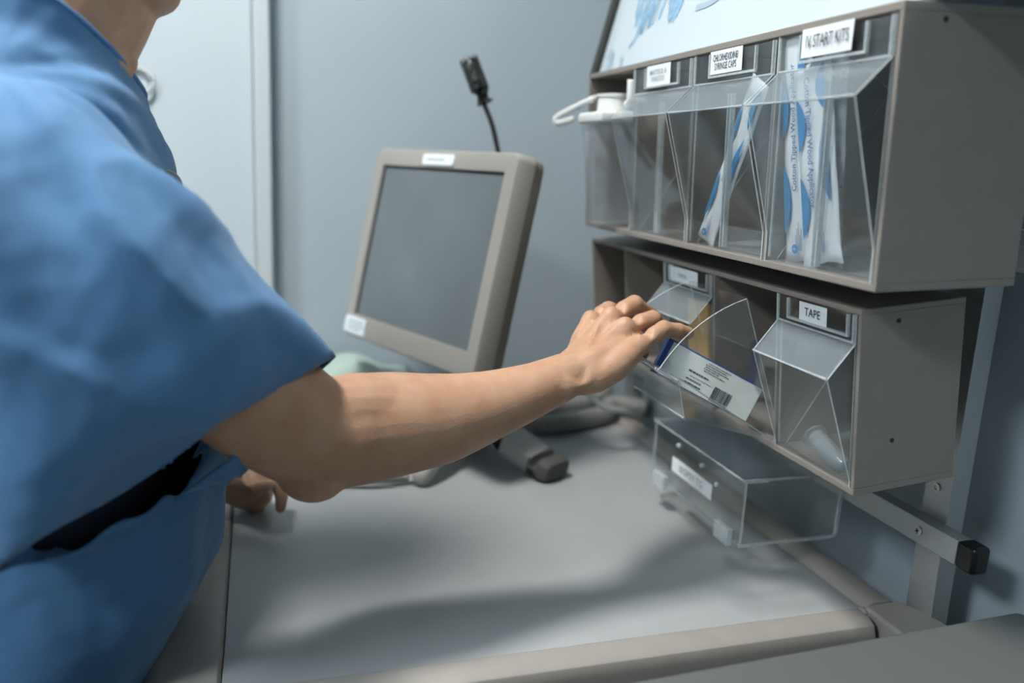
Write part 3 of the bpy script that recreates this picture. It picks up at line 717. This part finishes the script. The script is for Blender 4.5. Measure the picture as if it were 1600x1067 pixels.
for a_, b_ in zip(names, names[1:]):                       # flesh between the bones and the finger webs
    for s in (.25, .5, .7, .85, .96):
        k_ = .004 if s < .6 else .0012
        tube(bm, [CAR[a_].lerp(MCP[a_], s) - dors * k_, CAR[b_].lerp(MCP[b_], s) - dors * k_], .0108, 10, caps='round')
    wa, wb = MCP[a_].lerp(FG[a_][1], .22), MCP[b_].lerp(FG[b_][1], .22)
    tube(bm, [wa - dors * .003, wb - dors * .003], .0072, 10, caps='round')
# wrist bridge, heel of the hand, ulnar side
tube(bm, [P(870, 594, .793), P(900, 581, .803), P(925, 562, .815), P(955, 540, .828)], [(.027, .0205), (.0285, .0195), (.031, .018), (.030, .016)], 20, caps='round', ref=dors)
tube(bm, [P(868, 600, .795), P(905, 594, .796), P(930, 588, .798), P(960, 572, .803), P(985, 552, .809)], [.014, .0160, .0165, .0158, .0125], 14, caps='round')
ball(bm, P(897, 572, .7905), (.0115, .0115, .0078)); tube(bm, [P(872, 588, .793), P(900, 578, .7955), P(928, 564, .803), P(955, 548, .811)], [.0140, .0150, .0140, .0110], 16, caps='round')                    # ulnar styloid
# thumb: leaves the side of the palm and closes under the plate
TH = [P(905, 580, .835), P(930, 566, .868), P(958, 556, .893), P(985, 553, .905), P(1003, 552, .908)]
tube(bm, TH, [.0155, .0150, .0110, .0100, .0085], 14, caps='round')
tube(bm, [P(915, 570, .84), P(930, 540, .86), P(935, 520, .868)], [.014, .012, .009], 12, caps='round')
# veins on the back of the hand
for vp in ([(908, 565, .799), (925, 540, .812), (938, 515, .832)], [(925, 560, .803), (945, 540, .812), (955, 528, .820)]):
    tube(bm, smooth_path([P(*p) + dors * .0060 for p in vp], 4), .0015, 6, caps='round')
# --- trunk, shoulders, neck, head (under the scrubs)
def loft(bm, rings, seg=40, e=.9):
    R = []
    for (z, cx, a, cy, b) in rings:
        rr = []
        for k in range(seg):
            t = 2 * PI * k / seg; c, s = cos(t), sin(t)
            rr.append(bm.verts.new((cx + a * abs(c) ** e * (1 if c > 0 else -1), cy + b * abs(s) ** e * (1 if s > 0 else -1), z)))
        R.append(rr)
    for i in range(len(R) - 1):
        for k in range(seg): bm.faces.new((R[i][k], R[i][(k + 1) % seg], R[i + 1][(k + 1) % seg], R[i + 1][k]))
    bm.faces.new(R[0][::-1]); bm.faces.new(R[-1])
loft(bm, [(-.30, -.69, .095, .22, .145), (-.10, -.665, .095, .22, .135), (.05, -.66, .10, .22, .145), (.18, -.668, .095, .22, .155), (.235, -.675, .080, .22, .14), (.28, -.685, .065, .22, .10), (.31, -.685, .055, .215, .07)], 32)
lsh = V((-.665, .385, .225))
tube(bm, [sh, V((-.67, .16, .265)), V((-.68, .22, .27)), V((-.67, .29, .262)), lsh], [.046, .050, .055, .050, .046], 20, caps='round')
# left arm bends down to the cart
lel = V((-.61, .455, -.03)); lwr = V((-.505, .455, -.148))
tube(bm, smooth_path([lsh, (lsh + lel) / 2, lel, V((-.56, .45, -.10)), lwr], 4), [.042, .042, .043, .044, .045, .045, .044, .043, .043, .043, .041, .038, .035, .032, .029, .026, .024], 18, caps='round')
# left hand, loosely curled, knuckles over the cart
hw = P(372, 742, .985)
lh = {'k': [P(398, 748, .975), P(405, 746, .99), P(410, 744, 1.005), P(412, 742, 1.02)]}
tube(bm, [lwr, hw, P(402, 746, .99)], [(.026, .022), (.024, .017), (.028, .014)], 18, caps='round')
for k in range(4):
    a = P(400 + 4 * k, 748 - k, .978 + .014 * k); b1 = P(433 + 3 * k, 756 - 2 * k, .972 + .014 * k); c1 = P(440 + 2 * k, 778 - 6 * k, .972 + .014 * k); d1_ = P(438 + k, 793 - 10 * k, .974 + .014 * k)
    tube(bm, [a, b1, c1, d1_], [.0090, .0085, .0078, .0068], 12, caps='round')
tube(bm, [P(385, 750, .975), P(405, 762, .96), P(420, 758, .955)], [.011, .009, .007], 12, caps='round')
# neck and head
nb, nt = V((-.660, .212, .285)), V((-.618, .226, .405))
tube(bm, smooth_path([nb, nb.lerp(nt, .5) + V((-.004, 0, 0)), nt, nt + V((.0, 0, .06))], 5), [(.060, .064)] * 6 + [(.057, .060)] * 10, 26, caps='round')
HC = V((-.545, .238, .532))
HR = Matrix.Rotation(rad(8), 3, 'Y')
ball(bm, HC + V((-.012, 0, .018)), (.098, .077, .092), HR, 28, 18)
ball(bm, HC + V((.020, 0, -.035)), (.070, .062, .085), HR, 24, 16)
ball(bm, HC + V((.048, 0, -.085)), (.036, .034, .026), None, 20, 12)        # chin
ball(bm, HC + V((.062, 0, -.100)), (.017, .022, .015), None, 16, 10)
for s in (-1, 1):
    tube(bm, [HC + V((-.030, s * .058, -.045)), HC + V((-.010, s * .052, -.085)), HC + V((.045, s * .026, -.100))], [.020, .018, .014], 14, caps='round')   # jaw
    ball(bm, HC + V((.066, s * .030, .012)), (.020, .022, .012))            # brow and cheek
    ball(bm, HC + V((.062, s * .034, -.028)), (.022, .022, .020))
    ball(bm, HC + V((-.008, s * .079, -.010)), (.016, .006, .030))          # ear
    ball(bm, HC + V((-.010, s * .084, -.006)), (.018, .004, .026), Matrix.Rotation(s * .3, 3, 'Z'))
    ball(bm, HC + V((.098, s * .010, -.038)), (.009, .008, .007))
tube(bm, [HC + V((.088, 0, .012)), HC + V((.102, 0, -.012)), HC + V((.110, 0, -.034))], [.008, .010, .011], 12, caps='round')   # nose
ball(bm, HC + V((.084, 0, -.060)), (.014, .024, .006)); ball(bm, HC + V((.082, 0, -.070)), (.014, .021, .007))              # lips
ball(bm, V((-.598, .213, .335)), (.016, .016, .014))                          # throat
ball(bm, V((-.580, .226, .392)), (.032, .038, .020))                          # soft under-chin fold
body = remesh_obj('body', bm, .0020, 9, M_skin, PE)
# nail on the little finger, eyes, hair
pd = (FG['pinky'][3] - FG['pinky'][2]).normalized(); ps = pd.cross(dors).normalized()
bm = B(); ball(bm, FG['pinky'][3] + pd * .0015 + dors * .0052, 1, Matrix((pd * .0055, ps * .0046, dors * .0018)).transposed())
build('fingernail', bm, M_nail, PE, True, PI_)
for s in (-1, 1):
    bm = B(); ball(bm, HC + V((.073, s * .030, -.002)), .0125); build('eye', bm, M_white, PE, True, PI_)
bm = B(); ball(bm, HC + V((-.022, 0, .030)), (.100, .082, .092), HR, 28, 18); ball(bm, HC + V((-.05, 0, -.02)), (.068, .072, .075))
build('hair', bm, M_hair, PE, True, PI_)
# --- scrub top: one garment grown over shoulders and torso, cut open at collar, hem and sleeve ends
bm = B()
loft(bm, [(-.48, -.710, .133, .225, .20), (-.30, -.715, .133, .222, .19), (-.23, -.712, .130, .222, .185), (-.17, -.700, .130, .222, .175), (-.09, -.664, .136, .222, .165), (0, -.660, .138, .222, .160), (.08, -.658, .132, .222, .165),
          (.15, -.664, .122, .222, .188), (.205, -.672, .114, .222, .190), (.25, -.680, .116, .222, .182), (.285, -.688, .112, .220, .160), (.315, -.690, .106, .218, .125), (.345, -.688, .096, .216, .104), (.40, -.68, .086, .216, .092)], 48)
def ringtube(bm, rings, seg=36, tilt=0):
    """rings of (top point, bottom point, half width): an open-hanging cloth tube"""
    R = []
    for i, (T, Bm, w) in enumerate(rings):
        c = (T + Bm) / 2; a = (T - Bm) / 2
        nx = rings[min(i + 1, len(rings) - 1)]; pv = rings[max(i - 1, 0)]
        ax = ((nx[0] + nx[1]) - (pv[0] + pv[1])).normalized()
        b = ax.cross(a).normalized()
        if b.y > 0: b = -b
        b = (b + V((0, 0, max(0, i - len(rings) + 6) * .11 * tilt))).normalized() * w
        R.append([bm.verts.new(c + a * cos(2 * PI * k / seg) + b * sin(2 * PI * k / seg)) for k in range(seg)])
    for i in range(len(R) - 1):
        for k in range(seg): bm.faces.new((R[i][k], R[i][(k + 1) % seg], R[i + 1][(k + 1) % seg], R[i + 1][k]))
    bm.faces.new(R[0][::-1]); bm.faces.new(R[-1])
T3, B3 = P(500, 566, .665), P(-12, 885, .545)
RS = [(V((-.660, .13, .306)), V((-.69, .10, .09)), .090), (V((-.612, .085, .303)), V((-.700, .045, .085)), .090), (P(308, 325, .605), P(-60, 640, .52), .078), (P(405, 450, .630), P(-50, 770, .53), .072), (T3, B3, .056)]
RT = []
for i in range(len(RS) - 1):
    for j in range(4):
        t = j / 4; RT.append((RS[i][0].lerp(RS[i + 1][0], t), RS[i][1].lerp(RS[i + 1][1], t), RS[i][2] * (1 - t) + RS[i + 1][2] * t))
RT.append(RS[-1])
ax = ((RS[-1][0] + RS[-1][1]) - (RS[-2][0] + RS[-2][1])).normalized()
_b = ax.cross(T3 - B3).normalized(); _b = -_b if _b.y > 0 else _b
_b = (_b + V((0, 0, .55))).normalized(); hem_n = _b.cross(T3 - B3).normalized(); hem_n = -hem_n if hem_n.dot(ax) < 0 else hem_n
RT.append((T3 + hem_n * .012, B3 + hem_n * .012, .056))
ringtube(bm, RT, tilt=1)
# left sleeve
RL = [(V((-.66, .30, .300)), V((-.68, .33, .12)), .08), (V((-.63, .40, .292)), V((-.67, .40, .10)), .075), (V((-.575, .475, .12)), V((-.66, .44, .02)), .07), (V((-.555, .495, .045)), V((-.64, .46, -.04)), .068)]
ringtube(bm, RL)
_u = B(); loft(_u, [(-.40, -.69, .105, .222, .160), (-.20, -.698, .105, .222, .155), (-.08, -.672, .110, .222, .150), (.05, -.668, .112, .222, .158), (.18, -.675, .104, .222, .165), (.24, -.684, .092, .222, .150), (.275, -.690, .080, .220, .12)], 40)
build('sleeve_shade_lining', _u, M_navy, PE, True, PI_)['label'] = 'dark navy lining added as shade inside the sleeve opening'  # added inner shell: covers the trunk, coloured like the shade in the sleeve
axl = ((RL[-1][0] + RL[-1][1]) - (RL[-2][0] + RL[-2][1])).normalized(); cl = (RL[-1][0] + RL[-1][1]) / 2
hem_c = (T3 + B3) / 2; he3 = hem_n.cross(T3 - B3).normalized(); he2 = he3.cross(hem_n).normalized()
c1, c2, c3 = V((-.740, .215, .400)), P(150, 66, .630), P(204, 140, .715)
cn = (c2 - c1).cross(c3 - c1).normalized()
if cn.z < 0: cn = -cn
def fold(p):
    """cloth folds: long soft creases fanning from the shoulder, drag lines on the sleeve and body"""
    s0 = V((-.66, .09, .315)); d = p - s0; L = d.length + 1e-6
    e1 = hem_n; e2 = (T3 - B3).normalized(); e3 = e1.cross(e2)
    a, b = d.dot(e1), d.dot(e2); ang = math.atan2(b, a)
    h = .0
    if p.x > -.75 and p.z > -.02:
        h += .0120 * noise.noise(V((ang * 4.2 + 3.1, L * 3.5, 1.3))) * min(1, L / .08)
        h += .0055 * noise.noise(V((a * 8, b * 20 + a * 6, 5))) + .0030 * noise.noise(V((a * 22 + b * 8, b * 20, 9)))
        w_ = noise.noise(V((a * 6, b * 9, 21))); h += .0065 * max(0, 1 - abs(w_) * 7)
    h += .0075 * noise.noise(V((p.x * 13 + p.y * 9, p.y * 13, p.z * 3.2 + 7))) * (1 if p.z < .02 else .35)
    if p.z > .29: h *= max(.25, 1 - (p.z - .29) * 14)
    h += .0012 * noise.noise(p * 60)
    return h
def cut_cloth(me):
    bm = bmesh.new(); bm.from_mesh(me); bm.normal_update()
    for v in bm.verts: v.co += v.normal * fold(v.co)
    bm.normal_update(); kill = []
    for f in bm.faces:
        c = f.calc_center_median()
        if c.z < -.475: kill.append(f)
    bmesh.ops.delete(bm, geom=kill, context='FACES')
    def open_end(sel, co, no):
        fs = [f for f in bm.faces if sel(f.calc_center_median())]
        gm = set(fs) | {e for f in fs for e in f.edges} | {v for f in fs for v in f.verts}
        rr = bmesh.ops.bisect_plane(bm, geom=list(gm), plane_co=co, plane_no=no, clear_outer=False, dist=1e-5)
        kf = [f for f in bm.faces if sel(f.calc_center_median()) and (f.calc_center_median() - co).dot(no) > 0]
        bmesh.ops.delete(bm, geom=kf, context='FACES')
    def s_hem(c):
        if c.x < -.56 and ((c.x + .668) / .148) ** 2 + ((c.y - .222) / .180) ** 2 < 1: return False      # leave the flank of the top alone
        dh = c - hem_c; return -.012 < dh.dot(hem_n) < .026 and (dh.dot(he2) / .152) ** 2 + (dh.dot(he3) / .070) ** 2 < 1.05
    open_end(s_hem, hem_c + hem_n * .0045, hem_n)
    open_end(lambda c: c.y > .40 and c.z < .08 and c.x > -.70 and (c - cl).length < .12, cl - axl * .003, axl)
    open_end(lambda c: c.z > .26 and V((c.x + .665, c.y - .215)).length < .118, c2 + cn * .004, cn)
    be = [e for e in bm.edges if e.is_boundary]
    # rolled hems
    for _ in range(22):
        mv = {}
        for e in be:
            for v in e.verts:
                nb_ = [x.other_vert(v).co for x in v.link_edges if x.is_boundary]
                if len(nb_) == 2: mv[v] = (nb_[0] + nb_[1]) / 4 + v.co / 2
        for v, c in mv.items(): v.co = c
    bm.to_mesh(me); bm.free()
sc = remesh_obj('scrub_top', bm, .0048, 14, M_scrub, PE, cut_cloth)
so = sc.modifiers.new('thick', 'SOLIDIFY'); so.thickness = .0022; so.offset = -1
# raised collar band and sleeve hem stitching follow the boundary loops
bm = bmesh.new(); bm.from_mesh(sc.data); loops = []
be = {e for e in bm.edges if e.is_boundary}
while be:
    e = be.pop(); ch = [e.verts[0], e.verts[1]]
    while True:
        nx = next((x for x in ch[-1].link_edges if x in be), None)
        if not nx: break
        be.discard(nx); ch.append(nx.other_vert(ch[-1]))
    if len(ch) > 40: loops.append([v.co.copy() for v in ch])
bm.free(); bm = B()
for ch in loops:
    if sum(c.z for c in ch) / len(ch) > .2:
        pts = ch[::3]; tube(bm, pts + [pts[0]], (.0026), 8)
build('collar_band', bm, M_scrub, PE, True, PI_)
# trousers and shoes
bm = B(); loft(bm, [(-.56, -.69, .13, .222, .19), (-.44, -.692, .118, .222, .182), (-.40, -.692, .112, .222, .178)], 40)
for s in (-1, 1):
    cy = .222 + s * .095
    tube(bm, [(-.69, cy, -.50), (-.685, cy + s * .01, -.75), (-.70, cy + s * .015, -1.06)], [.098, .078, .066], 24, ref=(0, 1, 0))
remesh_obj('trousers', bm, .008, 4, M_scrub, PE)
for s in (-1, 1):
    cy = .222 + s * .112; bm = B()
    prism(bm, [(-.79, ZF + .001), (-.50, ZF + .001), (-.48, ZF + .025), (-.50, ZF + .05), (-.58, ZF + .07), (-.64, ZF + .10), (-.76, ZF + .10), (-.79, ZF + .05)], cy - .045, cy + .045)
    build('shoe', bm, M_white, PE, 'auto', PI_, bevel=.015, seg=3)
bm = B(); ball(bm, P(270, 281, .705), (.005, .009, .016), CAM_R @ Matrix.Rotation(rad(25), 3, 'Z')); build('pocket_clip', bm, M_blk, PE, True, PI_)['label'] = 'dark clip at the chest pocket'

# ------------------------------------------------------------------ world and view
w = bpy.data.worlds.new('world'); S.world = w; w.use_nodes = True
w.node_tree.nodes['Background'].inputs[0].default_value = (.6, .7, .78, 1); w.node_tree.nodes['Background'].inputs[1].default_value = .15
S.view_settings.view_transform = 'Standard'; S.view_settings.look = 'None'; S.view_settings.gamma = 1
S.view_settings.use_curve_mapping = False; S.view_settings.exposure = 0.0
S.cycles.transparent_max_bounces = 32; S.cycles.max_bounces = 10; S.cycles.use_denoising = True
